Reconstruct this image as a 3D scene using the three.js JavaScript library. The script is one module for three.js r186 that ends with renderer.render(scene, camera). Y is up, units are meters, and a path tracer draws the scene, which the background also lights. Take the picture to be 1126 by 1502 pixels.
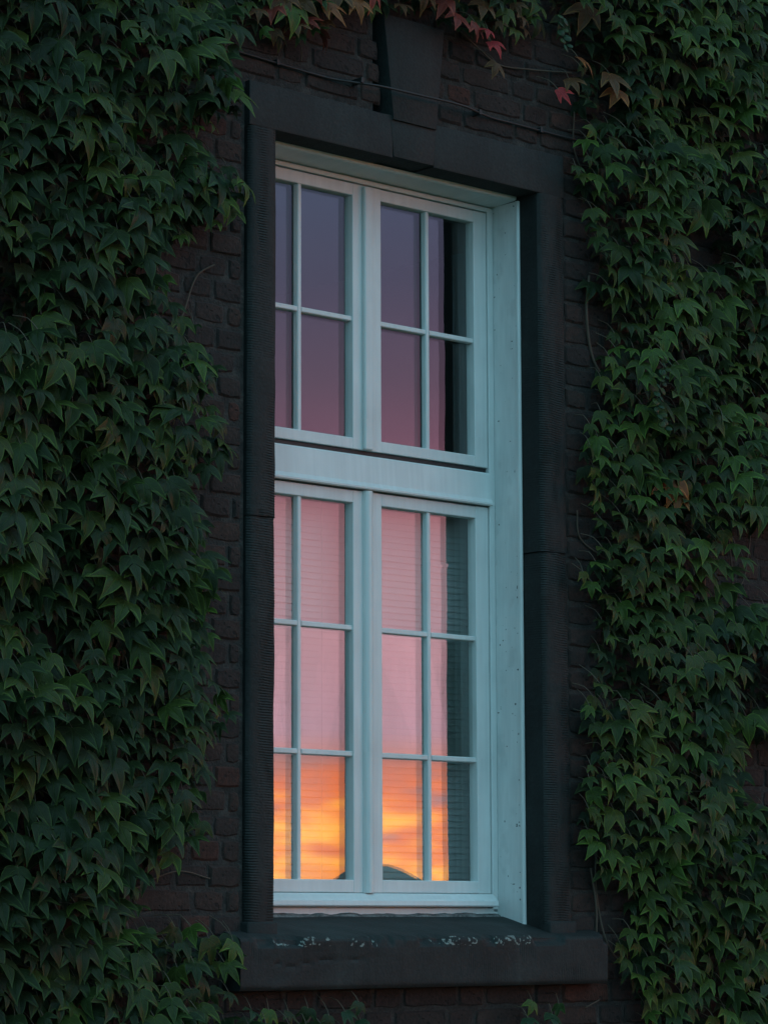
import * as THREE from 'three';
import { RoundedBoxGeometry } from 'three/addons/geometries/RoundedBoxGeometry.js';
import { mergeGeometries, toCreasedNormals } from 'three/addons/utils/BufferGeometryUtils.js';

// ---------------------------------------------------------------- camera
const scene = new THREE.Scene();
const camera = new THREE.PerspectiveCamera(19.372, 767 / 1024, 0.1, 9000);
camera.position.set(-6.7672, 1.65, 7.0078);
camera.setRotationFromMatrix(new THREE.Matrix4().makeBasis(
  new THREE.Vector3(0.72720, -0.00337, 0.68642),
  new THREE.Vector3(-0.09184, 0.99052, 0.10215),
  new THREE.Vector3(-0.68026, -0.13732, 0.71999)));

// ---------------------------------------------------------------- small tools
function rng(seed) { let a = seed >>> 0; return () => { a = (a + 0x6d2b79f5) >>> 0; let t = a; t = Math.imul(t ^ (t >>> 15), t | 1); t ^= t + Math.imul(t ^ (t >>> 7), t | 61); return ((t ^ (t >>> 14)) >>> 0) / 4294967296; }; }
const hash = (x, y) => { let h = Math.imul(x | 0, 374761393) ^ Math.imul(y | 0, 668265263); h = Math.imul(h ^ (h >>> 13), 1274126177); return ((h ^ (h >>> 16)) >>> 0) / 4294967296; };
function vnoise(x, y, wrap = 0) {
  const xi = Math.floor(x), yi = Math.floor(y); let fx = x - xi, fy = y - yi;
  fx = fx * fx * (3 - 2 * fx); fy = fy * fy * (3 - 2 * fy);
  const w = (k) => (wrap ? ((k % wrap) + wrap) % wrap : k);
  const a = hash(w(xi), w(yi)), b = hash(w(xi + 1), w(yi)), c = hash(w(xi), w(yi + 1)), d = hash(w(xi + 1), w(yi + 1));
  return a + (b - a) * fx + (c - a) * fy + (a - b - c + d) * fx * fy;
}
const fbm = (x, y, n = 4, wrap = 0) => { let s = 0, a = 0.5; for (let i = 0; i < n; i++) { s += a * vnoise(x, y, wrap); x *= 2; y *= 2; if (wrap) wrap *= 2; a *= 0.5; } return s / (1 - Math.pow(0.5, n)); };
const lerp = (a, b, t) => a + (b - a) * t, clamp = (x, a = 0, b = 1) => Math.min(b, Math.max(a, x)), smooth = (a, b, x) => { const t = clamp((x - a) / (b - a)); return t * t * (3 - 2 * t); };

// ---------------------------------------------------------------- sky: clear dusk air, afterglow low down towards the right of the wall's normal
const SUNSET = Math.atan2(Math.cos(58 * Math.PI / 180), Math.sin(58 * Math.PI / 180));   // atan2(z, x) of the afterglow
const GLOW = [ // elevation in degrees, radiance
  [-2, 5.6, 2.0, 0.12], [0.5, 6.6, 1.75, 0.05], [1.1, 8.4, 3.3, 0.14], [1.8, 7.2, 2.0, 0.07], [2.4, 5.8, 1.1, 0.06], [2.85, 4.9, 0.9, 0.16], [3.2, 2.8, 0.95, 0.8],
  [3.7, 2.35, 1.08, 1.35], [6.4, 2.5, 1.02, 1.15], [7.8, 2.2, 0.8, 0.95], [9.3, 1.1, 0.46, 0.72], [10.4, 0.74, 0.4, 0.64], [12.3, 0.46, 0.36, 0.64], [13.8, 0.41, 0.41, 0.74], [20, 0.36, 0.62, 0.88], [32, 0.36, 0.8, 1.04], [90, 0.36, 0.88, 1.13]];
const REST = [[-2, 0.42, 0.88, 1.05], [6, 0.42, 0.92, 1.15], [20, 0.4, 0.92, 1.18], [90, 0.36, 0.88, 1.13]];
function ramp(table, e, out) {
  let i = 1; while (i < table.length - 1 && e > table[i][0]) i++;
  const a = table[i - 1], b = table[i], t = clamp((e - a[0]) / (b[0] - a[0]));
  for (let k = 0; k < 3; k++) out[k] = lerp(a[k + 1], b[k + 1], t);
}
{
  const w = 4096, h = 2048, data = new Float32Array(w * h * 4), g = [0, 0, 0], r = [0, 0, 0];
  for (let y = 0; y < h; y++) {
    const el = ((y + 0.5) / h - 0.5) * 180;
    ramp(REST, el, r);
    for (let x = 0; x < w; x++) {
      const az = ((x + 0.5) / w - 0.5) * 2 * Math.PI;
      let da = az - SUNSET; da = Math.atan2(Math.sin(da), Math.cos(da)) * 180 / Math.PI;
      const k = (y * w + x) * 4, m = Math.exp(-da * da / (42 * 42));
      let R = r[0], G = r[1], B = r[2];
      if (el > -2.5 && el < 35) {
        let e = el, c = 0;
        if (el < 7 && Math.abs(da) < 60) {             // thin streaks of cloud in the afterglow
          c = fbm(da * 0.42 + el * 0.25 + 40, el * 2.3 + da * 0.16, 4) - 0.5;
          const d = fbm(da * 1.3 + 9, el * 5.5 - da * 0.5 + 20, 3) - 0.5;
          e = Math.max(0.3, el + (c * 4.2 + d * 3.0) * smooth(3.3, 1.7, el) * smooth(-0.5, 1.5, el));
        }
        ramp(GLOW, e, g);
        R = lerp(r[0], g[0], m); G = lerp(r[1], g[1], m); B = lerp(r[2], g[2], m);
      }
      data[k] = R; data[k + 1] = G; data[k + 2] = B; data[k + 3] = 1;
    }
  }
  const sky = new THREE.DataTexture(data, w, h, THREE.RGBAFormat, THREE.FloatType);
  sky.mapping = THREE.EquirectangularReflectionMapping; sky.magFilter = sky.minFilter = THREE.LinearFilter; sky.colorSpace = THREE.LinearSRGBColorSpace; sky.needsUpdate = true;
  scene.background = sky; scene.environment = sky;
}
const sun = new THREE.DirectionalLight(new THREE.Color().setRGB(1, 0.52, 0.36), 0.06);
sun.position.set(Math.cos(SUNSET) * 60, 4.5, Math.sin(SUNSET) * 60); sun.target.position.set(0, 2.6, 0); sun.castShadow = true; sun.shadow.radius = 8;
sun.shadow.mapSize.set(2048, 2048); Object.assign(sun.shadow.camera, { left: -6, right: 6, top: 6, bottom: -6, near: 1, far: 140 });
scene.add(sun, sun.target);
const renderer = new THREE.WebGLRenderer({ antialias: true });
renderer.toneMapping = THREE.LinearToneMapping; renderer.toneMappingExposure = 1.0; renderer.shadowMap.enabled = true;
renderer.setSize(767, 1024);

// ---------------------------------------------------------------- names and objects
const taken = {};
const numbered = (name) => { const n = taken[name] = (taken[name] ?? -1) + 1; return n ? `${name}_${String(n).padStart(3, '0')}` : name; };
function mesh(name, geo, mat, parent = scene) { const m = new THREE.Mesh(geo, mat); m.name = parent === scene ? numbered(name) : name; m.castShadow = m.receiveShadow = true; parent.add(m); return m; }
function thing(name, label, category, group, pos = [0, 0, 0]) { const o = new THREE.Group(); o.name = numbered(name); o.position.set(...pos); o.userData = { label, category, kind: 'thing' }; if (group) o.userData.group = group; scene.add(o); return o; }
function structure(name, geo, mat) { const m = mesh(name, geo, mat); m.userData.kind = 'structure'; return m; }

// ---------------------------------------------------------------- geometry tools
function boxUV(geo, jx = 0, jy = 0) { // uv in metres from the face's main direction
  const g = geo.index ? geo.toNonIndexed() : geo, p = g.attributes.position, uv = new Float32Array(p.count * 2);
  const a = new THREE.Vector3(), b = new THREE.Vector3(), c = new THREE.Vector3(), n = new THREE.Vector3();
  for (let i = 0; i < p.count; i += 3) {
    a.fromBufferAttribute(p, i); b.fromBufferAttribute(p, i + 1); c.fromBufferAttribute(p, i + 2);
    n.crossVectors(b.clone().sub(a), c.clone().sub(a)); const ax = Math.abs(n.x), ay = Math.abs(n.y), az = Math.abs(n.z);
    [a, b, c].forEach((v, k) => {
      const [u, w] = az >= ax && az >= ay ? [v.x, v.y] : ax >= ay ? [v.z + 0.37, v.y] : [v.x, v.z + 0.61];
      uv[(i + k) * 2] = u + jx; uv[(i + k) * 2 + 1] = w + jy;
    });
  }
  g.setAttribute('uv', new THREE.BufferAttribute(uv, 2)); if (!g.attributes.normal) g.computeVertexNormals();
  return g;
}
const plain = (x0, x1, y0, y1, z0, z1) => boxUV(new THREE.BoxGeometry(x1 - x0, y1 - y0, z1 - z0).translate((x0 + x1) / 2, (y0 + y1) / 2, (z0 + z1) / 2));
const box = (x0, x1, y0, y1, z0, z1, r = 0.003) => boxUV(new RoundedBoxGeometry(x1 - x0, y1 - y0, z1 - z0, 2, Math.min(r, (x1 - x0) / 2.1, (y1 - y0) / 2.1, (z1 - z0) / 2.1)).translate((x0 + x1) / 2, (y0 + y1) / 2, (z0 + z1) / 2));
function shapeOf(pts) { const s = new THREE.Shape(); pts.forEach(([a, b], i) => (i ? s.lineTo(a, b) : s.moveTo(a, b))); return s; }
const AREA = (p) => p.reduce((s, [x, y], i) => { const [u, v] = p[(i + 1) % p.length]; return s + x * v - u * y; }, 0);
function extrudeX(zy, x0, x1, steps = 1) { // profile (z, y) along x
  const pts = zy.map(([z, y]) => [z, y]);
  const g = new THREE.ExtrudeGeometry(shapeOf(pts), { depth: x1 - x0, bevelEnabled: false, steps });
  g.applyMatrix4(new THREE.Matrix4().makeBasis(new THREE.Vector3(0, 0, 1), new THREE.Vector3(0, 1, 0), new THREE.Vector3(-1, 0, 0))); g.translate(x1, 0, 0); return g;
}
function extrudeY(xz, y0, y1, steps = 1) { // profile (x, z) along y
  const g = new THREE.ExtrudeGeometry(shapeOf(xz.map(([x, z]) => [x, -z])), { depth: y1 - y0, bevelEnabled: false, steps });
  g.applyMatrix4(new THREE.Matrix4().makeBasis(new THREE.Vector3(1, 0, 0), new THREE.Vector3(0, 0, -1), new THREE.Vector3(0, 1, 0))); g.translate(0, y0, 0); return g;
}
function warp(geo, fn) { const p = geo.attributes.position, v = new THREE.Vector3(); for (let i = 0; i < p.count; i++) { v.fromBufferAttribute(p, i); fn(v); p.setXYZ(i, v.x, v.y, v.z); } return geo; }
const creased = (g, a = 0.5) => { const q = g.index ? g.toNonIndexed() : g; q.deleteAttribute('normal'); q.computeVertexNormals(); return boxUV(toCreasedNormals(q, a)); };
const tube = (pts, r, seg = 24, rad = 6) => new THREE.TubeGeometry(new THREE.CatmullRomCurve3(pts.map((p) => new THREE.Vector3(...p))), seg, r, rad, false);

// ---------------------------------------------------------------- textures
function tex(n, m, fn, { srgb = true, repeat = [1, 1] } = {}) {
  const d = new Uint8Array(n * m * 4); let c;
  for (let y = 0; y < m; y++) for (let x = 0; x < n; x++) { c = fn(x / n, y / m, x, y); const k = (y * n + x) * 4; for (let i = 0; i < 3; i++) d[k + i] = clamp(Array.isArray(c) ? c[i] : c) * 255; d[k + 3] = 255; }
  const t = new THREE.DataTexture(d, n, m, THREE.RGBAFormat); t.wrapS = t.wrapT = THREE.RepeatWrapping; t.magFilter = THREE.LinearFilter; t.minFilter = THREE.LinearMipmapLinearFilter; t.generateMipmaps = true;
  if (srgb) t.colorSpace = THREE.SRGBColorSpace; t.repeat.set(...repeat); t.needsUpdate = true; return t;
}
const tint = (v, c) => [v * c[0], v * c[1], v * c[2]];
const lin = (r, g, b) => new THREE.Color().setRGB(r, g, b);
// brick skin: sandy clay with dark pits and lime bloom, 0.4 m per repeat
const brickMap = tex(512, 512, (u, v) => {
  const a = fbm(u * 8, v * 8, 5, 8), b = fbm(u * 64, v * 64, 3, 64), pit = smooth(0.70, 0.8, fbm(u * 32 + 7, v * 32, 2, 32));
  const bloom = smooth(0.6, 0.8, fbm(u * 12 + 3, v * 12 + 5, 4, 12)); let k = 0.5 + 0.42 * a + 0.3 * (b - 0.5); k *= 1 - 0.5 * pit;
  return [lerp(k, 0.85, bloom * 0.35), lerp(k, 0.82, bloom * 0.35), lerp(k, 0.8, bloom * 0.35)];
}, { repeat: [2.5, 2.5] });
const brickBump = tex(512, 512, (u, v) => clamp(0.55 + 0.7 * (fbm(u * 40, v * 40, 4, 40) - 0.5) - 0.35 * smooth(0.68, 0.8, fbm(u * 32 + 7, v * 32, 2, 32))), { srgb: false, repeat: [2.5, 2.5] });
const mortarMap = tex(256, 256, (u, v) => clamp(0.45 + 0.5 * fbm(u * 10, v * 10, 4, 10) + 0.35 * (fbm(u * 64, v * 64, 2, 64) - 0.5)), { repeat: [3, 3] });
// stone: fine-grained dark sandstone, weather-stained, pale grains
const stoneMap = tex(1024, 1024, (u, v, x, y) => {
  const a = fbm(u * 6, v * 6, 5, 6), b = fbm(u * 128, v * 128, 2, 128), s = hash(x, y + 991) > 0.988 ? 0.3 : 0, drip = fbm(u * 40, v * 3 + 2, 3, 0);
  const k = 0.42 + 0.4 * a + 0.28 * (b - 0.5) + 0.16 * (drip - 0.5) + s * b; return [k * 0.97, k, k * 1.01];
}, { repeat: [1.25, 1.25] });
const stoneBump = tex(512, 512, (u, v) => 0.5 + 0.6 * (fbm(u * 60, v * 60, 4, 60) - 0.5), { srgb: false, repeat: [2.5, 2.5] });
// oil paint on wood: faint brush grain, and hairline dirt
const paintMap = tex(512, 512, (u, v) => { const a = fbm(u * 8, v * 8, 4, 8), g = fbm(u * 90, v * 6, 3, 0), d = smooth(0.83, 0.87, fbm(u * 30 + 5, v * 30 + 11, 3, 30)); const k = 0.93 + 0.08 * (a - 0.5) + 0.05 * (g - 0.5) - 0.0 * d; return [k, k, k * 0.995]; }, { repeat: [0.9, 0.9] });
const paintBump = tex(512, 512, (u, v) => 0.5 + 0.5 * (fbm(u * 100, v * 8, 3, 0) - 0.5) + 0.25 * (fbm(u * 20, v * 20, 3, 20) - 0.5), { srgb: false, repeat: [1.7, 1.7] });

const M = {
  mortar: new THREE.MeshStandardMaterial({ color: lin(0.06, 0.054, 0.049), map: mortarMap, roughness: 0.95, bumpMap: mortarMap, bumpScale: 0.004 }),
  paint: new THREE.MeshPhysicalMaterial({ color: lin(0.8, 0.81, 0.81), map: paintMap, roughness: 0.42, bumpMap: paintBump, bumpScale: 0.0005 }),
  stone: new THREE.MeshStandardMaterial({ color: lin(0.026, 0.033, 0.031), map: stoneMap, roughness: 0.78, bumpMap: stoneBump, bumpScale: 0.0018 }),
  pane: new THREE.MeshPhysicalMaterial({ color: lin(0.97, 0.985, 0.98), transmission: 1, thickness: 0, ior: 1.78, roughness: 0, specularIntensity: 1 }),
  slat: new THREE.MeshStandardMaterial({ color: lin(0.34, 0.35, 0.34), roughness: 0.6 }),
  cord: new THREE.MeshStandardMaterial({ color: lin(0.45, 0.44, 0.42), roughness: 0.9 }),
  room: new THREE.MeshStandardMaterial({ color: lin(0.3, 0.28, 0.25), roughness: 0.9 }),
  cable: new THREE.MeshStandardMaterial({ color: lin(0.015, 0.015, 0.016), roughness: 0.6 }),
  stem: new THREE.MeshStandardMaterial({ color: lin(0.085, 0.058, 0.042), roughness: 0.85 }),
  petiole: new THREE.MeshStandardMaterial({ color: lin(0.11, 0.075, 0.05), roughness: 0.7 }),
};
const brickMats = [[0.085, 0.066, 0.062], [0.07, 0.058, 0.058], [0.1, 0.068, 0.06], [0.06, 0.052, 0.054], [0.15, 0.066, 0.05], [0.085, 0.07, 0.07]].map((c) => new THREE.MeshStandardMaterial({ color: lin(...c.map((k, i) => k * [0.6, 0.44, 0.37][i])), map: brickMap, roughness: 0.9, bumpMap: brickBump, bumpScale: 0.0035 }));

// ---------------------------------------------------------------- ground, hill, room behind the window
{
  const g = new THREE.PlaneGeometry(9000, 9000, 1, 1).rotateX(-Math.PI / 2);
  const uv = g.attributes.uv; for (let i = 0; i < uv.count; i++) uv.setXY(i, uv.getX(i) * 3000, uv.getY(i) * 3000);
  const gm = tex(256, 256, (u, v) => { const a = fbm(u * 10, v * 10, 5, 10); return [0.55 + 0.4 * a, 0.6 + 0.4 * a, 0.5 + 0.3 * a]; });
  structure('lawn', g, new THREE.MeshStandardMaterial({ color: lin(0.06, 0.085, 0.035), map: gm, roughness: 1 }));
}
{ // wooded hill across the valley, mirrored low in the panes
  const seg = 160, rows = 14, pos = [], idx = [], R = 2200;
  for (let j = 0; j <= rows; j++) for (let i = 0; i <= seg; i++) {
    const a = lerp(25, 63, i / seg), t = j / rows, rad = (a * Math.PI) / 180;
    const p1 = Math.exp(-Math.pow(Math.abs(a - 43.17) / (a > 43.17 ? 0.95 : 1.1), 2)) * 32, base = 17, rough = 8 * (fbm(a * 11, 8.1, 3) - 0.5);
    const hgt = (base + p1 + rough) * Math.sin(Math.PI * Math.min(1, t * 1.0)) + (fbm(a * 9, j * 1.7, 3) - 0.5) * 3 * Math.sin(Math.PI * t);
    const d = R + (t - 0.5) * 500; pos.push(Math.sin(rad) * d, Math.max(-2, hgt) + (j === 0 || j === rows ? -3 : 0), Math.cos(rad) * d);
  }
  for (let j = 0; j < rows; j++) for (let i = 0; i < seg; i++) { const a = j * (seg + 1) + i, b = a + seg + 1; idx.push(a, b, a + 1, a + 1, b, b + 1); }
  const g = new THREE.BufferGeometry(); g.setAttribute('position', new THREE.Float32BufferAttribute(pos, 3)); g.setIndex(idx); g.computeVertexNormals();
  structure('hill', g, new THREE.MeshStandardMaterial({ color: lin(0.05, 0.065, 0.04), roughness: 1, side: THREE.DoubleSide }));
}
structure('room_floor', plain(-2.6, 2.6, 0.75, 0.95, -4.4, -0.42), M.room);
structure('room_ceiling', plain(-2.6, 2.6, 4.62, 4.8, -4.4, -0.42), M.room);
structure('room_back_wall', plain(-2.6, 2.6, 0.95, 4.62, -4.4, -4.25), M.room);
structure('room_side_wall', plain(-2.6, -2.45, 0.95, 4.62, -4.25, -0.42), M.room);
structure('room_side_wall', plain(2.45, 2.6, 0.95, 4.62, -4.25, -0.42), M.room);

// ---------------------------------------------------------------- brick wall
const wall = thing('brick_wall', 'dark weathered brick wall of brown and reddish bricks around the tall window', 'wall');
const BZ = -0.022, MZ = -0.0275;   // brick faces, mortar
const OX0 = -0.735, OX1 = 0.745;
mesh('mortar_bed', mergeGeometries([plain(-9, OX0 + 0.012, 0, 8, -0.42, MZ), plain(OX1 - 0.012, 9, 0, 8, -0.42, MZ), plain(OX0 + 0.012, -0.165, 4.30, 8, -0.42, MZ), plain(-0.165, -0.09, 4.30, 4.68, -0.42, -0.13), plain(-0.165, -0.09, 4.68, 8, -0.42, MZ), plain(-0.09, OX1 - 0.012, 4.30, 8, -0.42, MZ), plain(OX0 + 0.012, OX1 - 0.012, 0, 1.5, -0.42, MZ)]), M.mortar, wall);
const brickVariants = {};
function brickGeo(w, h, k) { // a brick's face with worn edges and its four sides
  const key = `${w.toFixed(3)}_${h.toFixed(3)}_${k}`; if (brickVariants[key]) return brickVariants[key];
  const r = rng(Math.round(w * 1000) * 7 + k * 131 + 5), nx = Math.max(2, Math.round(w / 0.045)), pos = [], idx = [];
  const ring = [], inner = [], J = (s) => (r() - 0.5) * s;
  const put = (x, y, z) => { pos.push(x, y, z); return pos.length / 3 - 1; };
  const path = []; const ny = 2;
  for (let i = 0; i < nx; i++) path.push([-w / 2 + (w * i) / nx, -h / 2, 0, 1]); for (let i = 0; i < ny; i++) path.push([w / 2, -h / 2 + (h * i) / ny, -1, 0]);
  for (let i = 0; i < nx; i++) path.push([w / 2 - (w * i) / nx, h / 2, 0, -1]); for (let i = 0; i < ny; i++) path.push([-w / 2, h / 2 - (h * i) / ny, 1, 0]);
  path.forEach(([x, y], q) => {
    const corner = q === 0 || q === nx || q === nx + ny || q === 2 * nx + ny, c = corner ? 0.004 + r() * 0.005 : 0.0018 + r() * 0.0035;
    const sx = Math.abs(x) > w / 2 - 1e-6 ? -Math.sign(x) : 0, sy = Math.abs(y) > h / 2 - 1e-6 ? -Math.sign(y) : 0;
    const ex = x + sx * r() * 0.0025, ey = y + sy * r() * 0.0025;
    ring.push([put(ex, ey, -0.03), put(ex, ey, -c - r() * 0.002), put(ex + sx * c * 1.3, ey + sy * c * 1.3, J(0.0016))]);
  });
  const n = ring.length; const c0 = put(-w * 0.22, 0, 0.001 + J(0.002)), c1 = put(w * 0.22, 0, 0.001 + J(0.002));
  for (let i = 0; i < n; i++) { const a = ring[i], b = ring[(i + 1) % n]; for (let s = 0; s < 2; s++) idx.push(a[s], b[s], a[s + 1], a[s + 1], b[s], b[s + 1]); const mx = (pos[a[2] * 3] + pos[b[2] * 3]) / 2; const left = mx < 0; idx.push(a[2], b[2], left ? c0 : c1); }
  // joins between the two fans
  const lo = ring.findIndex(([, , f], i) => pos[f * 3 + 1] < 0 && pos[f * 3] >= 0), g = new THREE.BufferGeometry();
  const fix = []; for (let i = 0; i < n; i++) { const a = ring[i], b = ring[(i + 1) % n], c = ring[(i + n - 1) % n]; const l1 = (pos[a[2] * 3] + pos[b[2] * 3]) / 2 < 0, l0 = (pos[a[2] * 3] + pos[c[2] * 3]) / 2 < 0; if (l0 && !l1) fix.push([a[2], c1, c0]); if (!l0 && l1) fix.push([a[2], c0, c1]); }
  fix.forEach((f) => idx.push(...f));
  g.setAttribute('position', new THREE.Float32BufferAttribute(pos, 3)); g.setIndex(idx);
  return brickVariants[key] = boxUV(toCreasedNormals(g.toNonIndexed(), 0.35), k * 0.137, k * 0.071);
}
const blocked = (x0, x1, y0, y1) => { // cut brick spans where stone stands: returns spans
  const spans = []; let s = [[x0, x1]];
  const cut = (a, b) => { s = s.flatMap(([p, q]) => (q <= a || p >= b ? [[p, q]] : [[p, a], [b, q]].filter(([m, n]) => n - m > 0.025))); };
  const ym = (y0 + y1) / 2;
  if (ym > 1.62 && ym < 4.33) cut(OX0, OX1);
  if (ym > 1.45 && ym <= 1.63) cut(-0.812, 0.842);
  if (ym >= 4.32 && ym < 4.66) { const t = (ym - 4.18) / 0.45; cut(lerp(-0.093, -0.145, t) - 0.012, lerp(0.092, 0.14, t) + 0.008); }
  return spans.concat(s);
};
{
  const r = rng(77), COURSE = 0.0757, H = 0.0655, near = [], far = [];
  for (let j = -6; j < 54; j++) {
    const y0 = 1.624 + j * COURSE, y1 = y0 + H; let x = -2.75 + (((j % 2) + 2) % 2 ? 0.0 : 0.065) + (r() - 0.5) * 0.02, q = ((j % 2) + 2) % 2;
    while (x < 3.0) {
      const w = (q++ % 2 ? 0.115 : 0.232) + (r() - 0.5) * 0.012, x1 = x + w;
      for (const [a, b] of blocked(x, x1, y0, y1)) {
        const item = { a, b, y: (y0 + y1) / 2 + (r() - 0.5) * 0.003, z: BZ + (r() - 0.5) * 0.006, k: Math.floor(r() * 3), m: r() };
        const cx = (a + b) / 2, yy = item.y;
        const open = (cx > -1.13 && cx < OX0 && yy > 1.58 && yy < 4.45) || (cx > OX1 && cx < 0.93 && yy > 1.45 && yy < 4.55) || (cx > -0.75 && cx < 0.75 && yy > 4.3 && yy < 4.76) || (cx > -0.85 && cx < 1.05 && yy < 1.5 && yy > 1.22) || (cx > 1.5 && cx < 1.95 && yy > 2.72 && yy < 3.1) || (cx > 1.55 && cx < 1.9 && yy > 2.0 && yy < 2.35);
        (open ? near : far).push(item);
      }
      x = x1 + 0.0105;
    }
  }
  const pick = (m) => (m < 0.30 ? 0 : m < 0.55 ? 1 : m < 0.70 ? 2 : m < 0.86 ? 3 : m < 0.90 ? 4 : 5);
  near.sort((p, q) => p.a - q.a); // those nearer the camera are built singly
  near.forEach((t, i) => {
    if (i >= 300) { far.push(t); return; }
    const w = Math.max(0.03, Math.round((t.b - t.a) * 100) / 100), b = mesh('brick', brickGeo(w, H, t.k), brickMats[pick(t.m)], wall);
    b.scale.x = (t.b - t.a) / w; b.position.set((t.a + t.b) / 2, t.y, t.z);
  });
  console.log('bricks near', near.length, 'far', far.length);
  const rest = far.map((t) => { const w = t.b - t.a, ww = Math.max(0.03, Math.round(w * 50) / 50); return brickGeo(ww, H, t.k).clone().scale(w / ww, 1, 1).translate((t.a + t.b) / 2, t.y, t.z); });
  const s = mesh('brickwork', mergeGeometries(rest), brickMats[1], wall); s.userData.kind = 'stuff';
}

// ---------------------------------------------------------------- stone surround
const surround = thing('stone_surround', 'dark tooled stone surround with wedge keystone and thick sloping sill framing the window', 'window surround');
const TOOL = 0.0083;
function jamb(x0, x1, y0, y1, seed) { // cushion-faced block with horizontal chisel grooves
  const w = x1 - x0, prof = [[x0, -0.3]]; const N = 14;
  prof.push([x0, -0.03]);
  for (let i = 0; i <= N; i++) { const t = i / N, s = 2 * t - 1; prof.push([x0 + w * t, -0.009 * Math.pow(Math.abs(s), 2.4) - 0.007 * Math.pow(Math.abs(s), 16)]); }
  prof.push([x1, -0.03]); prof.push([x1, -0.3]);
  const g = extrudeY(prof, y0, y1, Math.round(((y1 - y0) / TOOL) * 3));
  warp(g, (v) => {
    const front = smooth(-0.2, -0.03, v.z), ph = v.y / TOOL + 1.1 * (fbm(v.x * 14 + seed, v.y * 3, 3) - 0.5) + (v.x - x0) * 5;
    const groove = Math.pow(0.5 + 0.5 * Math.cos(ph * 2 * Math.PI), 1.5), wear = clamp(0.25 + 1.3 * fbm(v.x * 30 + seed, v.y * 4 + seed, 3) - 0.35);
    const end = y1 > 4.1 ? v.y - y0 : Math.min(v.y - y0, y1 - v.y), chip = smooth(0.03, 0, end) * smooth(0.45, 0.75, fbm(v.x * 40, v.y * 25 + seed * 3, 3)) * 0.005;
    const lump = (fbm(v.x * 9 + seed, v.y * 6, 3) - 0.5) * 0.007;
    v.z += front * (lump - groove * 0.0034 * wear - chip);
    const side = Math.sign(v.x - (x0 + x1) / 2); v.x += front * side * (-groove * 0.002 * wear - chip + lump * 0.4);
  });
  return creased(g, 0.75);
}
const SJ = 2.925;
mesh('jamb_stone', jamb(-0.722, -0.6035, 1.60, SJ - 0.0012, 3), M.stone, surround);
mesh('jamb_stone', jamb(-0.720, -0.601, SJ + 0.0012, 4.176, 9), M.stone, surround);
mesh('jamb_stone', jamb(0.604, 0.731, 1.60, SJ - 0.004, 15), M.stone, surround);
mesh('jamb_stone', jamb(0.602, 0.73, SJ - 0.0018, 4.176, 22), M.stone, surround);
for (const [a, b] of [[-0.728, -0.606], [0.607, 0.738]]) mesh('stop_block', creased(warp(new RoundedBoxGeometry(b - a, 0.075, 0.29, 4, 0.006).translate((a + b) / 2, 1.632, -0.139), (v) => { v.z += (fbm(v.x * 40, v.y * 40, 3) - 0.5) * 0.004; v.y += (fbm(v.x * 30 + 4, v.z * 30, 3) - 0.5) * 0.006; }), 0.6), M.stone, surround);
function roughBlock(pts, z0, z1, seed) { // an upright slab with a chiselled face, from an outline (x, y)
  const g = new THREE.ExtrudeGeometry(shapeOf(pts), { depth: z1 - z0 - 0.008, steps: 1, bevelEnabled: true, bevelThickness: 0.004, bevelSize: 0.004, bevelOffset: -0.004, bevelSegments: 2 }); g.translate(0, 0, z0 + 0.004); return creased(g, 0.6);
}
const strip = (x0, x1, yb, yt, n, wob, seed) => { const p = []; for (let i = 0; i <= n; i++) p.push([lerp(x0, x1, i / n), yb + (fbm(i * 0.7 + seed, 1.5, 3) - 0.5) * wob * 0.25]); for (let i = n; i >= 0; i--) p.push([lerp(x0, x1, i / n), yt + (fbm(i * 0.6 + seed, 7.5, 3) - 0.5) * wob]); return p; };
mesh('lintel_stone', roughBlock(strip(-0.7195, -0.094, 4.1765, 4.322, 30, 0.007, 2), -0.3, -0.006, 1), M.stone, surround);
mesh('lintel_stone', roughBlock(strip(0.095, 0.731, 4.1765, 4.326, 30, 0.007, 5), -0.3, -0.007, 2), M.stone, surround);
mesh('keystone', mergeGeometries([roughBlock([[-0.091, 4.181], [0.0925, 4.181], [0.107, 4.32], [-0.107, 4.32]], -0.3, -0.004, 3), roughBlock([[-0.098, 4.305], [0.1, 4.305], [0.14, 4.66], [-0.143, 4.66]], -0.28, 0.004, 4)]), M.stone, surround);
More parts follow.
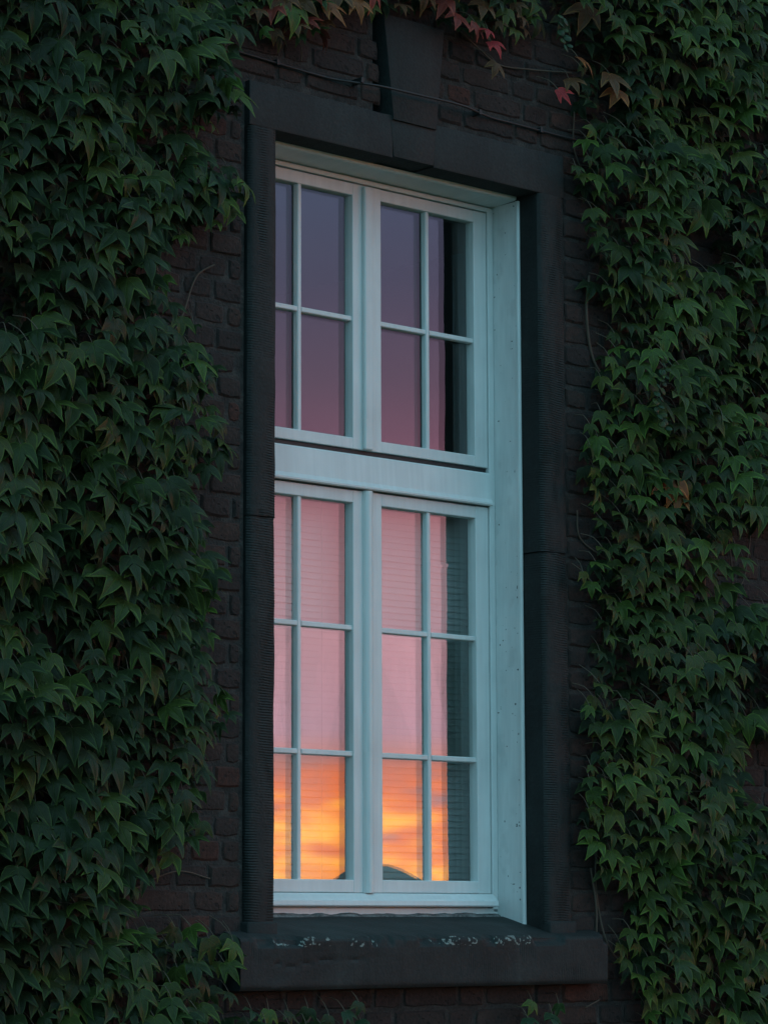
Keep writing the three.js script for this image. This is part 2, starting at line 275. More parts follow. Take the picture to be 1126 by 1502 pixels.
{ // sill with upright tooling on its face, chipped arris and old paint flecks
  const prof = [[-0.31, 1.462], [0.052, 1.462], [0.058, 1.468]]; for (let i = 1; i <= 12; i++) prof.push([0.06, lerp(1.468, 1.58, i / 12)]); for (let i = 1; i <= 7; i++) prof.push([0.06, lerp(1.58, 1.606, i / 7)]); prof.push([0.0595, 1.611], [0.057, 1.616], [0.052, 1.62], [0.046, 1.623]); for (let i = 1; i <= 10; i++) prof.push([lerp(0.046, -0.20, i / 10), lerp(1.623, 1.686, i / 10)]); prof.push([-0.31, 1.69]);
  const g = extrudeX(prof, -0.802, 0.832, 560);
  warp(g, (v) => {
    const face = smooth(0.045, 0.058, v.z), ph = v.x / 0.0085 + (fbm(v.x * 8, v.y * 10, 2) - 0.5) * 1.5, groove = Math.pow(0.5 + 0.5 * Math.cos(ph * 2 * Math.PI), 1.6);
    const wear = clamp(fbm(v.x * 9, v.y * 14, 3) * 1.7 - 0.4), edge = smooth(0.03, 0.06, v.z) * smooth(1.585, 1.62, v.y), chip = edge * smooth(0.42, 0.75, fbm(v.x * 14 + 3, 4.2, 4)) * 0.02;
    const crack = face * smooth(0.006, 0, Math.abs(v.y - 1.545 - 0.03 * (fbm(v.x * 5, 9, 3) - 0.5) * 2)) * smooth(-0.72, -0.68, v.x) * smooth(-0.1, -0.3, v.x) * 0.004;
    v.z += face * (-groove * 0.002 * wear + (fbm(v.x * 6, v.y * 9, 3) - 0.5) * 0.008) - chip - crack; v.y -= chip * 0.7; if (v.z < 0.04 && v.y > 1.55) v.y += (fbm(v.x * 7, v.z * 12, 3) - 0.5) * 0.008;
  });
  const q = creased(g, 0.7), p = q.attributes.position, nor = q.attributes.normal, keep = [], nn = [];
  mesh('sill', q, M.stone, surround);
  for (let i = 0; i < p.count; i += 3) { // flakes of old paint that still cling to the arris
    const x = (p.getX(i) + p.getX(i + 1) + p.getX(i + 2)) / 3, y = (p.getY(i) + p.getY(i + 1) + p.getY(i + 2)) / 3, z = (p.getZ(i) + p.getZ(i + 1) + p.getZ(i + 2)) / 3;
    if (z < 0.043 || y < 1.588 + 0.012 * fbm(x * 30, 2.2, 2) || x < -0.66 || x > 0.47 || fbm(x * 8 + 3, 5.5, 3) < 0.42 || fbm(x * 110 + 8, y * 130, 3) < 0.645) continue;
    for (let k = 0; k < 3; k++) { keep.push(p.getX(i + k) + nor.getX(i + k) * 0.0008, p.getY(i + k) + nor.getY(i + k) * 0.0008, p.getZ(i + k) + nor.getZ(i + k) * 0.0008); nn.push(nor.getX(i + k), nor.getY(i + k), nor.getZ(i + k)); }
  }
  const fl = new THREE.BufferGeometry(); fl.setAttribute('position', new THREE.Float32BufferAttribute(keep, 3)); fl.setAttribute('normal', new THREE.Float32BufferAttribute(nn, 3));
  const flake = mesh('paint_flakes', fl, new THREE.MeshStandardMaterial({ color: lin(0.2, 0.21, 0.19), roughness: 0.8, side: THREE.DoubleSide }), surround); flake.userData.kind = 'stuff';
  console.log('flake triangles', keep.length / 9);
}

// ---------------------------------------------------------------- window
const win = thing('window', 'tall white painted casement window with small panes mirroring the sunset', 'window');
const Z1 = -0.224, ZG = -0.2465;                      // sash faces, outer panes
const boardMap = tex(512, 2048, (u, v, x, y) => { // reveal board: worn spots where the paint has flaked off
  const Y = lerp(1.6, 4.2, v); let k = 0.92 + 0.08 * (fbm(u * 5, v * 24, 4) - 0.5) + 0.05 * (fbm(u * 40, v * 30, 3) - 0.5);
  const edge = smooth(0.72, 0.97, u), chip = smooth(0.875 - 0.06 * edge, 0.9 - 0.06 * edge, fbm(u * 13 + 4, v * 200 + 3, 3));
  const rub = smooth(0.6, 0.8, fbm(u * 4 + 1, v * 38, 4)) * 0.04; k -= rub;
  return [lerp(k, 0.2, chip), lerp(k, 0.19, chip), lerp(k * 0.995, 0.19, chip)];
});
const boardPaint = M.paint.clone(); boardPaint.map = boardMap; boardPaint.bumpMap = null;
for (const s of [-1, 1]) { // side boards lining the reveal, their foot cut to the slope of the sill
  const zf = -0.106, zb = Z1 - 0.06, pts = [[zb, 1.69], [zf - 0.012, 1.653], [zf, 1.646], [zf, 4.16], [zb, 4.16]];
  const g = creased(extrudeX(pts.map(([z, y]) => [z, y]), 0, 0.0125, 1), 0.5); g.translate(s > 0 ? 0.592 : -0.6045, 0, 0);
  const p = g.attributes.position, uv = g.attributes.uv; for (let i = 0; i < p.count; i++) uv.setXY(i, (p.getZ(i) - zb) / (zf - zb) * 0.98 + 0.01, (p.getY(i) - 1.6) / 2.6);
  mesh('lining_board', g, boardPaint, win);
  // rounded nosing along the outer edge
  mesh('nosing', creased(new THREE.CylinderGeometry(0.0085, 0.0085, 2.505, 10).translate(s > 0 ? 0.597 : -0.597, 2.9085, zf + 0.001), 0.8), M.paint, win);
}
mesh('lining_board', creased(extrudeX([[Z1 - 0.06, 4.1765], [-0.104, 4.1765], [-0.104, 4.168], [-0.112, 4.163], [Z1 - 0.06, 4.155]], -0.5915, 0.5915), 0.4), M.paint, win);
mesh('frame', mergeGeometries([
  box(-0.6, -0.586, 1.70, 4.154, Z1 - 0.07, Z1 + 0.004), box(0.5645, 0.5915, 1.70, 4.154, Z1 - 0.07, Z1 + 0.004),
  box(-0.586, 0.5645, 4.138, 4.1545, Z1 - 0.07, Z1 + 0.004),
  box(-0.586, 0.5915, 1.688, 1.7155, Z1 - 0.09, Z1 + 0.004, 0.004), box(-0.586, 0.5645, 1.7, 1.752, Z1 - 0.09, Z1 - 0.02),
]), M.paint, win);
mesh('transom', mergeGeometries([creased(extrudeX([[Z1 - 0.07, 3.096], [Z1 + 0.006, 3.096], [Z1 + 0.018, 3.094], [Z1 + 0.022, 3.098], [Z1 + 0.022, 3.104], [Z1 + 0.013, 3.118], [Z1 + 0.008, 3.205], [Z1 + 0.002, 3.211], [Z1 - 0.036, 3.2125], [Z1 - 0.056, 3.245], [Z1 - 0.07, 3.245]], -0.5855, 0.564), 0.4)]), M.paint, win);
mesh('drip_moulding', creased(extrudeX([[Z1 - 0.02, 1.7195], [Z1 + 0.031, 1.7195], [Z1 + 0.034, 1.724], [Z1 + 0.032, 1.738], [Z1 + 0.024, 1.744], [Z1 + 0.014, 1.757], [Z1 + 0.004, 1.7625], [Z1 - 0.02, 1.7625]], -0.585, 0.563), 0.5), M.paint, win);
mesh('weather_seal', box(-0.582, 0.56, 3.206, 3.2275, Z1 - 0.032, Z1 - 0.01, 0.002), M.cable, win);
{ // crumbling bedding mortar under the frame
  const g = extrudeX([[Z1 - 0.05, 1.67], [Z1 + 0.028, 1.67], [Z1 + 0.02, 1.69], [Z1 + 0.008, 1.6965], [Z1 - 0.05, 1.6965]], -0.586, 0.584, 160); warp(g, (v) => { if (v.z > Z1) { const n = fbm(v.x * 30, v.y * 30, 4) - 0.5; v.z += n * 0.02; v.y += (fbm(v.x * 22 + 5, v.z * 20, 4) - 0.5) * 0.014; } });
  mesh('bedding_mortar', creased(g, 0.8), new THREE.MeshStandardMaterial({ color: lin(0.3, 0.29, 0.28), map: mortarMap, roughness: 0.95 }), win);
}
{ // cover strips over the meeting stiles
  const half = (r, n = 12) => Array.from({ length: n + 1 }, (_, i) => [-0.013 + r * Math.cos(Math.PI * i / n), Z1 + 0.0005 + r * 0.95 * Math.sin(Math.PI * i / n)]);
  mesh('cover_strip', creased(extrudeY(half(0.0205), 1.7635, 3.091), 0.6), M.paint, win);
  mesh('cover_strip', box(-0.033, 0.006, 3.2285, 4.131, Z1 - 0.002, Z1 + 0.016, 0.007), M.paint, win);
}
function sash(x0, x1, y0, y1, gx0, gx1, gy0, gy1, xm, ym) { // one casement: stiles and rails, glazing bars, panes
  const D = 0.041, zb = Z1 - D;
  const s = mesh('sash', mergeGeometries([box(x0, gx0, y0, y1, zb, Z1, 0.0035), box(gx1, x1, y0, y1, zb, Z1, 0.0035), box(gx0 - 0.002, gx1 + 0.002, y0 + 0.0006, gy0, zb + 0.0006, Z1 - 0.0007, 0.0035), box(gx0 - 0.002, gx1 + 0.002, gy1, y1 - 0.0006, zb + 0.0006, Z1 - 0.0007, 0.0035)]), M.paint, win);
  const zf = Z1 - 0.006, bar = (c) => [[c - 0.0098, ZG - 0.004], [c - 0.0098, ZG + 0.001], [c - 0.0085, zf - 0.003], [c - 0.006, zf], [c + 0.006, zf], [c + 0.0085, zf - 0.003], [c + 0.0098, ZG + 0.001], [c + 0.0098, ZG - 0.004]];
  const ys = [gy0, ...ym, gy1], xs = [gx0, xm, gx1];
  mesh('glazing_bar', creased(extrudeY(bar(xm), gy0 - 0.001, gy1 + 0.001), 0.3), M.paint, s);
  for (const c of ym) for (const [a, b] of [[gx0 - 0.001, xm - 0.0099], [xm + 0.0099, gx1 + 0.001]]) mesh('glazing_bar', creased(extrudeX(bar(c).map(([p, z]) => [z, p]), a, b), 0.3), M.paint, s);
  const h = 0.0095;
  for (let j = 0; j < ys.length - 1; j++) for (let i = 0; i < 2; i++) {
    const a = xs[i] + (i ? h : -0.002), b = xs[i + 1] - (i ? -0.002 : h), c = ys[j] + (j ? h : -0.002), d = ys[j + 1] - (j < ys.length - 2 ? h : -0.002);
    const r = rng(Math.round(a * 977 + c * 3331 + 5000));
    for (const dz of [0, -0.014]) { const g = new THREE.PlaneGeometry(b - a, d - c); g.rotateX((r() - 0.5) * 0.0011).rotateY((r() - 0.5) * 0.003); g.translate((a + b) / 2, (c + d) / 2, ZG + dz); mesh('glass_pane', g, M.pane, s); }
  }
}
const UX = [[-0.583, -0.0145, -0.52, -0.075, -0.3075], [-0.0115, 0.5615, 0.056, 0.499, 0.2795]];
for (const [a, b, c, d, m] of UX) {
  sash(a, b, 3.2285, 4.135, c, d, 3.267, 4.093, m, [3.671]);
  sash(a, b, 1.7635, 3.0905, c, d, 1.806, 3.048, m, [2.6315, 2.216]);
}

// ---------------------------------------------------------------- venetian blinds behind the lower casements
for (const [a, b] of [[-0.57, -0.012], [0.0, 0.562]]) {
  const o = thing('venetian_blind', 'white closed venetian blind hanging behind the lower casement panes', 'blind', 'blinds behind the lower casements', [(a + b) / 2, 1.74, -0.33]), w = b - a, r = rng(Math.round(a * 100) + 900);
  mesh('head_rail', box(-w / 2, w / 2, 1.35, 1.385, -0.02, 0.02), M.slat, o); mesh('bottom_rail', box(-w / 2, w / 2, -0.012, 0.004, -0.012, 0.012), M.slat, o);
  const arc = []; for (let i = 0; i <= 5; i++) { const t = i / 5 - 0.5; arc.push([t * 0.025, 0.0022 * (1 - 4 * t * t)]); } for (let i = 5; i >= 0; i--) { const t = i / 5 - 0.5; arc.push([t * 0.025, 0.0022 * (1 - 4 * t * t) - 0.0006]); }
  const sg = creased(extrudeX(arc, -w / 2, w / 2), 0.6);
  for (let y = 0.02; y < 1.35; y += 0.0218) { const s = mesh('slat', sg, M.slat, o); s.position.set((r() - 0.5) * 0.002, y, (r() - 0.5) * 0.0012); s.rotation.x = 1.37 + (r() - 0.5) * 0.05; s.rotation.z = (r() - 0.5) * 0.002; }
  for (const x of [-w / 2 + 0.115, w / 2 - 0.118]) mesh('ladder_cord', new THREE.CylinderGeometry(0.0014, 0.0014, 1.36, 6).translate(x, 0.68, 0.0125), M.cord, o);
}

// ---------------------------------------------------------------- cable above the lintel
{
  const pts = []; for (let i = 0; i <= 24; i++) { const x = lerp(-0.95, 1.05, i / 24); pts.push([x, 4.402 + 0.004 * Math.sin(x * 5) - 0.006 * Math.cos(x * 2.2), Math.abs(x) < 0.16 ? 0.040 : -0.012 + 0.052 * smooth(0.4, 0.15, Math.abs(x))]); }
  const c = thing('wall_cable', 'thin black cable running across the brickwork above the stone lintel', 'cable');
  mesh('cable', tube(pts, 0.0042, 120, 8), M.cable, c);
  for (const x of [-0.6, -0.26, 0.3, 0.62]) mesh('cable_clip', box(x - 0.006, x + 0.006, 4.393, 4.412, -0.03, -0.004 + 0.052 * smooth(0.4, 0.15, Math.abs(x)), 0.002), M.cable, c);
}

// ---------------------------------------------------------------- ivy
const HALF = [[0, 0.03], [0.06, -0.045], [0.16, -0.085], [0.27, -0.06], [0.365, 0.03], [0.43, 0.15], [0.48, 0.28], [0.55, 0.45], [0.63, 0.75], [0.47, 0.57], [0.35, 0.455], [0.222, 0.405], [0.2, 0.51], [0.178, 0.63], [0.128, 0.78], [0.055, 0.96], [0, 1.18]];
const OUT = [...HALF, ...HALF.slice(1, -1).reverse().map(([u, v]) => [-u, v])];
const leafUV = (u, v) => [(u + 0.7) / 1.4, 1 - (v + 0.14) / 1.34];
function leafGeo(seed) {
  const r = rng(seed), J = (a, b) => lerp(a, b, r()), pos = [], uv = [], idx = [], n = OUT.length;
  const spread = J(0.88, 1.12), lobe = J(0.85, 1.15), mid = J(0.88, 1.1), asym = J(-0.1, 0.1), fold = J(-0.02, 0.2), puff = J(0.08, 0.17), a0 = J(0.5, 1.1), a1 = J(-0.1, 0.4), curlL = J(-0.25, 0.35), curlR = J(-0.25, 0.35), twist = J(-0.22, 0.22), sway = J(-0.12, 0.12), ruffle = J(0.01, 0.035), ph = J(0, 6);
  const add = (u, v, t) => {
    let U = u * spread * (1 + asym * Math.sign(u)), V = v > 0.45 && Math.abs(u) < 0.3 ? 0.45 + (v - 0.45) * mid : v; const side = smooth(0.3, 0.55, Math.abs(u)); V += side * (lobe - 1) * 0.3;
    U += sway * V * V;
    const ang = Math.atan2(Math.abs(U), Math.max(0.001, V + 0.05)), rad = Math.hypot(U, V), d = Math.min(Math.abs(ang), Math.abs(ang - 0.7), Math.abs(ang - 1.6));
    let w = puff * rad * Math.min(d, 0.3) / 0.3 * (t < 1 ? 1 : 0.35) - fold * Math.abs(U) + (u > 0 ? curlR : curlL) * U * U - 0.18 * Math.pow(Math.max(0, V - 0.6), 2) + twist * U * V + ruffle * Math.sin(9 * ang + 5 * V + ph) * (t === 1 ? 1 : 0.3);
    // droop: the blade leaves its stalk outwards and bends down
    const s = Math.max(V, -0.1), k = (a1 - a0) / 0.85, al = (q) => (q < 0.85 ? a0 + k * q : a1); let y = 0, z = 0; const N = 8; for (let i = 0; i < N; i++) { const q = (s * (i + 0.5)) / N; y -= Math.cos(al(q)) * s / N; z += Math.sin(al(q)) * s / N; }
    const A = al(s); pos.push(U, y + Math.sin(A) * w, z + Math.cos(A) * w); uv.push(...leafUV(u, v)); return pos.length / 3 - 1;
  };
  const c = add(0, 0.3, 0), inner = OUT.map(([u, v]) => add(u * 0.52, 0.3 + (v - 0.3) * 0.52, 0.5)), outer = OUT.map(([u, v], i) => { const jj = 1 + (r() - 0.5) * 0.05; return add(u * jj, 0.3 + (v - 0.3) * jj, 1); });
  for (let i = 0; i < n; i++) { const j = (i + 1) % n; idx.push(c, inner[j], inner[i], inner[i], inner[j], outer[i], outer[i], inner[j], outer[j]); }
  const g = new THREE.BufferGeometry(); g.setAttribute('position', new THREE.Float32BufferAttribute(pos, 3)); g.setAttribute('uv', new THREE.Float32BufferAttribute(uv, 2)); g.setIndex(idx); g.computeVertexNormals(); return g;
}
const LEAVES = Array.from({ length: 16 }, (_, i) => leafGeo(1000 + i * 37));
// leaf skin: veins and pale margin over a mottled blade (neutral, tinted by each material)
function leafCanvas(bump) {
  const S = 512, cv = document.createElement('canvas'); cv.width = cv.height = S; const x = cv.getContext('2d'), P = (u, v) => { const [a, b] = leafUV(u, v); return [a * S, (1 - b) * S]; };
  x.fillStyle = bump ? '#909090' : '#9c9c9c'; x.fillRect(0, 0, S, S);
  const r = rng(4242);
  for (let i = 0; i < 900; i++) { const g = bump ? 130 + r() * 30 : 118 + r() * 66; x.fillStyle = `rgba(${g},${g},${g},${bump ? 0.25 : 0.16})`; x.beginPath(); x.arc(r() * S, r() * S, 3 + r() * 18, 0, 7); x.fill(); }
  const line = (pts, w, c) => { x.strokeStyle = c; x.lineWidth = w; x.lineCap = x.lineJoin = 'round'; x.beginPath(); pts.forEach((p, i) => { const q = P(...p); i ? x.lineTo(...q) : x.moveTo(...q); }); x.stroke(); };
  const vein = bump ? '#4a4a4a' : '#d2d6bc', thin = bump ? '#6a6a6a' : '#b6baa6';
  for (const s of [-1, 0, 1]) {
    const tip = s ? [s * 0.62, 0.73] : [0, 1.14], from = [0, 0.04];
    for (let k = 1; k < 7; k++) { const t = 0.14 + k * 0.12, bx = lerp(from[0], tip[0], t), by = lerp(from[1], tip[1], t), L = 0.2 * (1 - t * 0.75), dx = tip[0] - from[0], dy = tip[1] - from[1], n = Math.hypot(dx, dy); for (const q of [-1, 1]) line([[bx, by], [bx + (dx * 0.75 - q * dy * 0.75) / n * L * 0.6, by + (dy * 0.75 + q * dx * 0.75) / n * L * 0.6], [bx + (dx - q * dy * 0.75) / n * L, by + (dy + q * dx * 0.75) / n * L]], bump ? 4 : 2.4, thin); }
    line([from, [lerp(0, tip[0], 0.5) + s * 0.02, lerp(from[1], tip[1], 0.5)], tip], bump ? 9 : 4.5, vein);
  }
  for (const s of [-1, 1]) line([[0, 0.04], [s * 0.2, 0.06], [s * 0.4, 0.14]], bump ? 6 : 3, thin);
  if (!bump) { line([...OUT, OUT[0]], 15, '#dfe3c4'); }
  const t = new THREE.CanvasTexture(cv); t.flipY = true; if (!bump) t.colorSpace = THREE.SRGBColorSpace; return t;
}
const leafMap = leafCanvas(false), leafBump = leafCanvas(true);
const TONES = { dark: [0.028, 0.041, 0.015], deep: [0.022, 0.033, 0.013], mid: [0.04, 0.058, 0.017], warm: [0.05, 0.066, 0.015], blue: [0.024, 0.05, 0.023], fresh: [0.066, 0.1, 0.02], olive: [0.075, 0.082, 0.018], bronze: [0.12, 0.055, 0.026], orange: [0.24, 0.08, 0.03], red: [0.4, 0.035, 0.04], wine: [0.22, 0.04, 0.03] };
const leafMats = {}; for (const [k, c] of Object.entries(TONES)) leafMats[k] = new THREE.MeshPhysicalMaterial({ color: lin(...c.map((v) => v * 1.9)), map: leafMap, bumpMap: leafBump, bumpScale: 0.0035, roughness: 0.45, specularIntensity: 0.28, side: THREE.DoubleSide });
const plainLeaf = new THREE.MeshPhysicalMaterial({ color: 0xffffff, vertexColors: true, map: leafMap, bumpMap: leafBump, bumpScale: 0.0035, roughness: 0.45, specularIntensity: 0.28, side: THREE.DoubleSide });
const inside = (poly, x, y) => { let c = false; for (let i = 0, j = poly.length - 1; i < poly.length; j = i++) { const [a, b] = poly[i], [p, q] = poly[j]; if (b > y !== q > y && x < ((p - a) * (y - b)) / (q - b) + a) c = !c; } return c; };
const edgeDist = (poly, x, y) => { let m = 9; for (let i = 0, j = poly.length - 1; i < poly.length; j = i++) { const [a, b] = poly[j], [c, d] = poly[i], t = clamp(((x - a) * (c - a) + (y - b) * (d - b)) / ((c - a) ** 2 + (d - b) ** 2)); m = Math.min(m, Math.hypot(x - a - t * (c - a), y - b - t * (d - b))); } return m; };
function scatter(poly, holes, gap, seed) {
  const r = rng(seed), xs = poly.map((p) => p[0]), ys = poly.map((p) => p[1]), x0 = Math.min(...xs), x1 = Math.max(...xs), y0 = Math.min(...ys), y1 = Math.max(...ys), out = [], cell = new Map(), key = (x, y) => `${Math.floor(x / gap)},${Math.floor(y / gap)}`;
  const tries = Math.round(((x1 - x0) * (y1 - y0)) / (gap * gap) * 26);
  for (let i = 0; i < tries; i++) {
    const x = lerp(x0, x1, r()), y = lerp(y0, y1, r()); if (!inside(poly, x, y) || holes.some((h) => inside(h, x, y))) continue;
    let ok = true; const cx = Math.floor(x / gap), cy = Math.floor(y / gap);
    for (let a = -1; a < 2 && ok; a++) for (let b = -1; b < 2 && ok; b++) for (const [p, q] of cell.get(`${cx + a},${cy + b}`) || []) if (Math.hypot((p - x) * 0.85, q - y) < gap) { ok = false; break; }
    if (!ok) continue; out.push([x, y]); const k = key(x, y); if (!cell.has(k)) cell.set(k, []); cell.get(k).push([x, y]);
  }
  return out;
}
const camP = camera.position.clone(), frustum = (x, y, z) => { const p = new THREE.Vector3(x, y, z); camera.updateMatrixWorld(); camera.updateProjectionMatrix(); p.project(camera); return Math.abs(p.x) < 1.06 && Math.abs(p.y) < 1.05; };
const dummy = new THREE.Object3D();
function pose(o, L) { o.position.set(L.x, L.y, L.z); o.rotation.set(L.tilt, L.yaw, L.roll, 'YXZ'); o.scale.set(L.s * (L.wide || 1), L.s, L.s); }
function makeIvy(label, group, opt) {
  const plant = thing('ivy', label, 'ivy', group), r = rng(opt.seed), all = [];
  const add = (x, y, z, s, tone, front, extra = {}) => all.push({ x, y, z, s, tone, front, wide: 0.84 + r() * 0.34, k: Math.floor(r() * LEAVES.length), yaw: (r() + r() - 1) * 0.85 - 0.42, tilt: (r() + r() - 1) * 0.55, roll: (r() + r() - 1) * 0.8, ...extra });
  const toneAt = (x, y, e) => { const n = vnoise(x * 3.1 + 7, y * 3.1) * 0.6 + r() * 0.4; let t = opt.tones[Math.min(opt.tones.length - 1, Math.floor(clamp(n * 1.35 - 0.17) * opt.tones.length))]; if (e < 0.09 && r() < 0.7 * (opt.fresh ?? 0.3)) t = r() < 0.75 ? 'fresh' : 'mid'; return t; };
  for (const poly of opt.polys) {
    for (const [x, y] of scatter(poly, opt.holes || [], opt.gap, opt.seed + 1)) { const e = edgeDist(poly, x, y); if (fbm(x * 3.3 + opt.seed, y * 3.3, 2) < (opt.bare ?? 0.24)) continue; add(x, y + 0.05, 0.04 + 0.14 * vnoise(x * 4, y * 4) * smooth(0, 0.2, e) + r() * 0.03, lerp(opt.size[0], opt.size[1], r()) * lerp(0.72, 1, smooth(0, 0.12, e)), toneAt(x, y, e), 1); }
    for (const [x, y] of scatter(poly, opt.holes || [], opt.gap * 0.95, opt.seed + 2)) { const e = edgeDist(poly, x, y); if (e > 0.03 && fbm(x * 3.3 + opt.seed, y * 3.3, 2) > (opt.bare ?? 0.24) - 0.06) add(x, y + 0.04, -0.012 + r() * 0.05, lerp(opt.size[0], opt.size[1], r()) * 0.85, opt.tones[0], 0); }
  }
  for (const [x, y, s, tone, ex] of opt.single || []) add(x, y, 0.07 + r() * 0.03, s * 0.82, tone, 2, ex);
  const shown = all.filter((L) => L.front && frustum(L.x, L.y - 0.05, L.z)).sort((a, b) => b.front - a.front || b.s - a.s), singles = new Set(shown.slice(0, 300));
  for (const L of singles) pose(mesh('leaf', LEAVES[L.k], leafMats[L.tone], plant), L);
  const rest = all.filter((L) => !singles.has(L)).map((L) => { pose(dummy, L); dummy.updateMatrix(); const g = LEAVES[L.k].clone().applyMatrix4(dummy.matrix), c = TONES[L.tone].map((v) => v * 1.9), n = g.attributes.position.count, col = new Float32Array(n * 3); for (let i = 0; i < n; i++) col.set(c, i * 3); g.setAttribute('color', new THREE.BufferAttribute(col, 3)); return g; });
  if (rest.length) { const f = mesh('foliage', mergeGeometries(rest), plainLeaf, plant); f.userData.kind = 'stuff'; }
  // leaf stalks, joined
  const stalks = all.filter((L) => L.front).map((L) => { const q = rng(Math.round(L.x * 7919 + L.y * 104729) >>> 0), dx = (q() - 0.5) * 0.08, b = Math.max(-0.03, L.z - 0.07); return tube([[L.x + dx, L.y + 0.03 + q() * 0.04, b], [L.x + dx * 0.4, L.y + 0.035, (b + L.z) / 2 + 0.008], [L.x, L.y, L.z]], 0.0014, 4, 4); });
  if (stalks.length) { const s = mesh('stalks', mergeGeometries(stalks), M.petiole, plant); s.userData.kind = 'stuff'; }
  for (const [pts, rad] of opt.stems || []) mesh('stem', tube(pts.map(([x, y, z], i) => [x, y, z ?? -0.012 + 0.006 * Math.sin(i * 2.3)]), rad, pts.length * 8, 7), M.stem, plant);
  for (const c of opt.chains || []) { // a shoot strung with tiny round leaves
    const cur = new THREE.CatmullRomCurve3(c.map(([x, y]) => new THREE.Vector3(x, y, 0.2))); mesh('shoot', new THREE.TubeGeometry(cur, 20, 0.0016, 5), M.petiole, plant);
    const disc = new THREE.SphereGeometry(1, 9, 6).scale(1, 0.85, 0.22), len = cur.getLength();
    for (let i = 0, n = Math.round(len / 0.014); i < n; i++) { const p = cur.getPointAt((i + 0.5) / n), m = mesh('small_leaf', disc, leafMats[i % 3 ? 'blue' : 'mid'], plant); m.position.set(p.x + (i % 2 ? 0.013 : -0.013) + (r() - 0.5) * 0.006, p.y, p.z + 0.006 + r() * 0.006); m.scale.setScalar(0.013 + r() * 0.005); m.rotation.set(-0.5 + (r() - 0.5) * 0.7, (r() - 0.5) * 0.8, (i % 2 ? -0.5 : 0.5) + (r() - 0.5) * 0.5); }
  }
  console.log(label.slice(0, 30), 'leaves', all.length, 'single', singles.size);
  return plant;
}
const LEFT = [[-2.5, 4.57], [-0.83, 4.95], [-0.66, 4.57], [-0.79, 4.47], [-0.82, 4.34], [-0.83, 4.12], [-0.99, 4.03], [-0.91, 3.98], [-0.79, 3.95], [-0.82, 3.80], [-0.99, 3.74], [-1.11, 3.65], [-1.07, 3.52], [-0.99, 3.45], [-0.91, 3.31], [-0.96, 3.22], [-0.84, 3.12], [-0.88, 3.04], [-1.01, 2.96], [-0.95, 2.80], [-0.88, 2.70], [-0.91, 2.60], [-0.94, 2.47], [-0.96, 2.38], [-0.88, 2.32], [-0.82, 2.25], [-0.93, 2.18], [-0.95, 2.02], [-0.95, 1.88], [-1.08, 1.79], [-1.16, 1.75], [-1.19, 1.67], [-1.26, 1.62], [-0.83, 1.60], [-0.82, 1.52], [-0.90, 1.47], [-0.90, 0.95], [-2.5, 0.95]];
const RIGHT = [[2.6, 5.5], [0.41, 5.3], [0.42, 4.80], [0.50, 4.71], [0.67, 4.68], [0.75, 4.58], [0.76, 4.38], [0.70, 4.22], [0.82, 4.15], [0.77, 4.06], [0.82, 3.96], [0.82, 3.83], [0.94, 3.75], [0.86, 3.57], [0.82, 3.51], [0.89, 3.43], [0.74, 3.32], [0.75, 3.18], [0.78, 3.04], [0.85, 2.95], [0.71, 2.80], [0.83, 2.71], [0.82, 2.57], [0.79, 2.48], [0.72, 2.36], [0.80, 2.25], [0.73, 2.13], [0.71, 2.04], [0.73, 1.95], [0.76, 1.82], [0.93, 1.76], [0.95, 1.67], [0.88, 1.56], [0.92, 1.47], [1.02, 1.32], [1.01, 0.95], [2.6, 0.95]];
const shrink = (poly, d, cx) => poly.map(([x, y]) => [x + (x < cx ? d : -d) * (Math.abs(x) < 1.3 ? 1 : 0), y]);
makeIvy('broad-leaved dark green ivy without any red leaves climbing the brick wall', null, {
  seed: 11, polys: [shrink(LEFT, 0.005, -2)], gap: 0.0445, size: [0.052, 0.108], tones: ['deep', 'dark', 'dark', 'warm', 'dark', 'mid'], fresh: 0.4, yaw: -0.1,
  single: [[-0.86, 4.24, 0.12, 'fresh'], [-0.9, 4.27, 0.12, 'fresh'], [-0.93, 3.95, 0.13, 'blue'], [-0.84, 3.96, 0.12, 'fresh']],
  stems: [[[[-1.11, 3.78], [-1.09, 3.59], [-1.12, 3.4], [-1.2, 3.1]], 0.006], [[[-1.5, 0.95], [-1.45, 2], [-1.6, 3], [-1.5, 4.6]], 0.014], [[[-1.05, 0.95], [-1.1, 1.4], [-1.25, 1.9], [-1.2, 2.6], [-1.05, 3.0]], 0.008], [[[-1.2, 2.6], [-1.02, 2.72], [-0.9, 2.7], [-0.8, 2.74]], 0.003], [[[-1.15, 3.3], [-1.0, 3.5], [-0.92, 3.66], [-0.86, 3.7]], 0.003], [[[-1.2, 1.75], [-1.0, 1.82], [-0.86, 1.8]], 0.0025]],
});
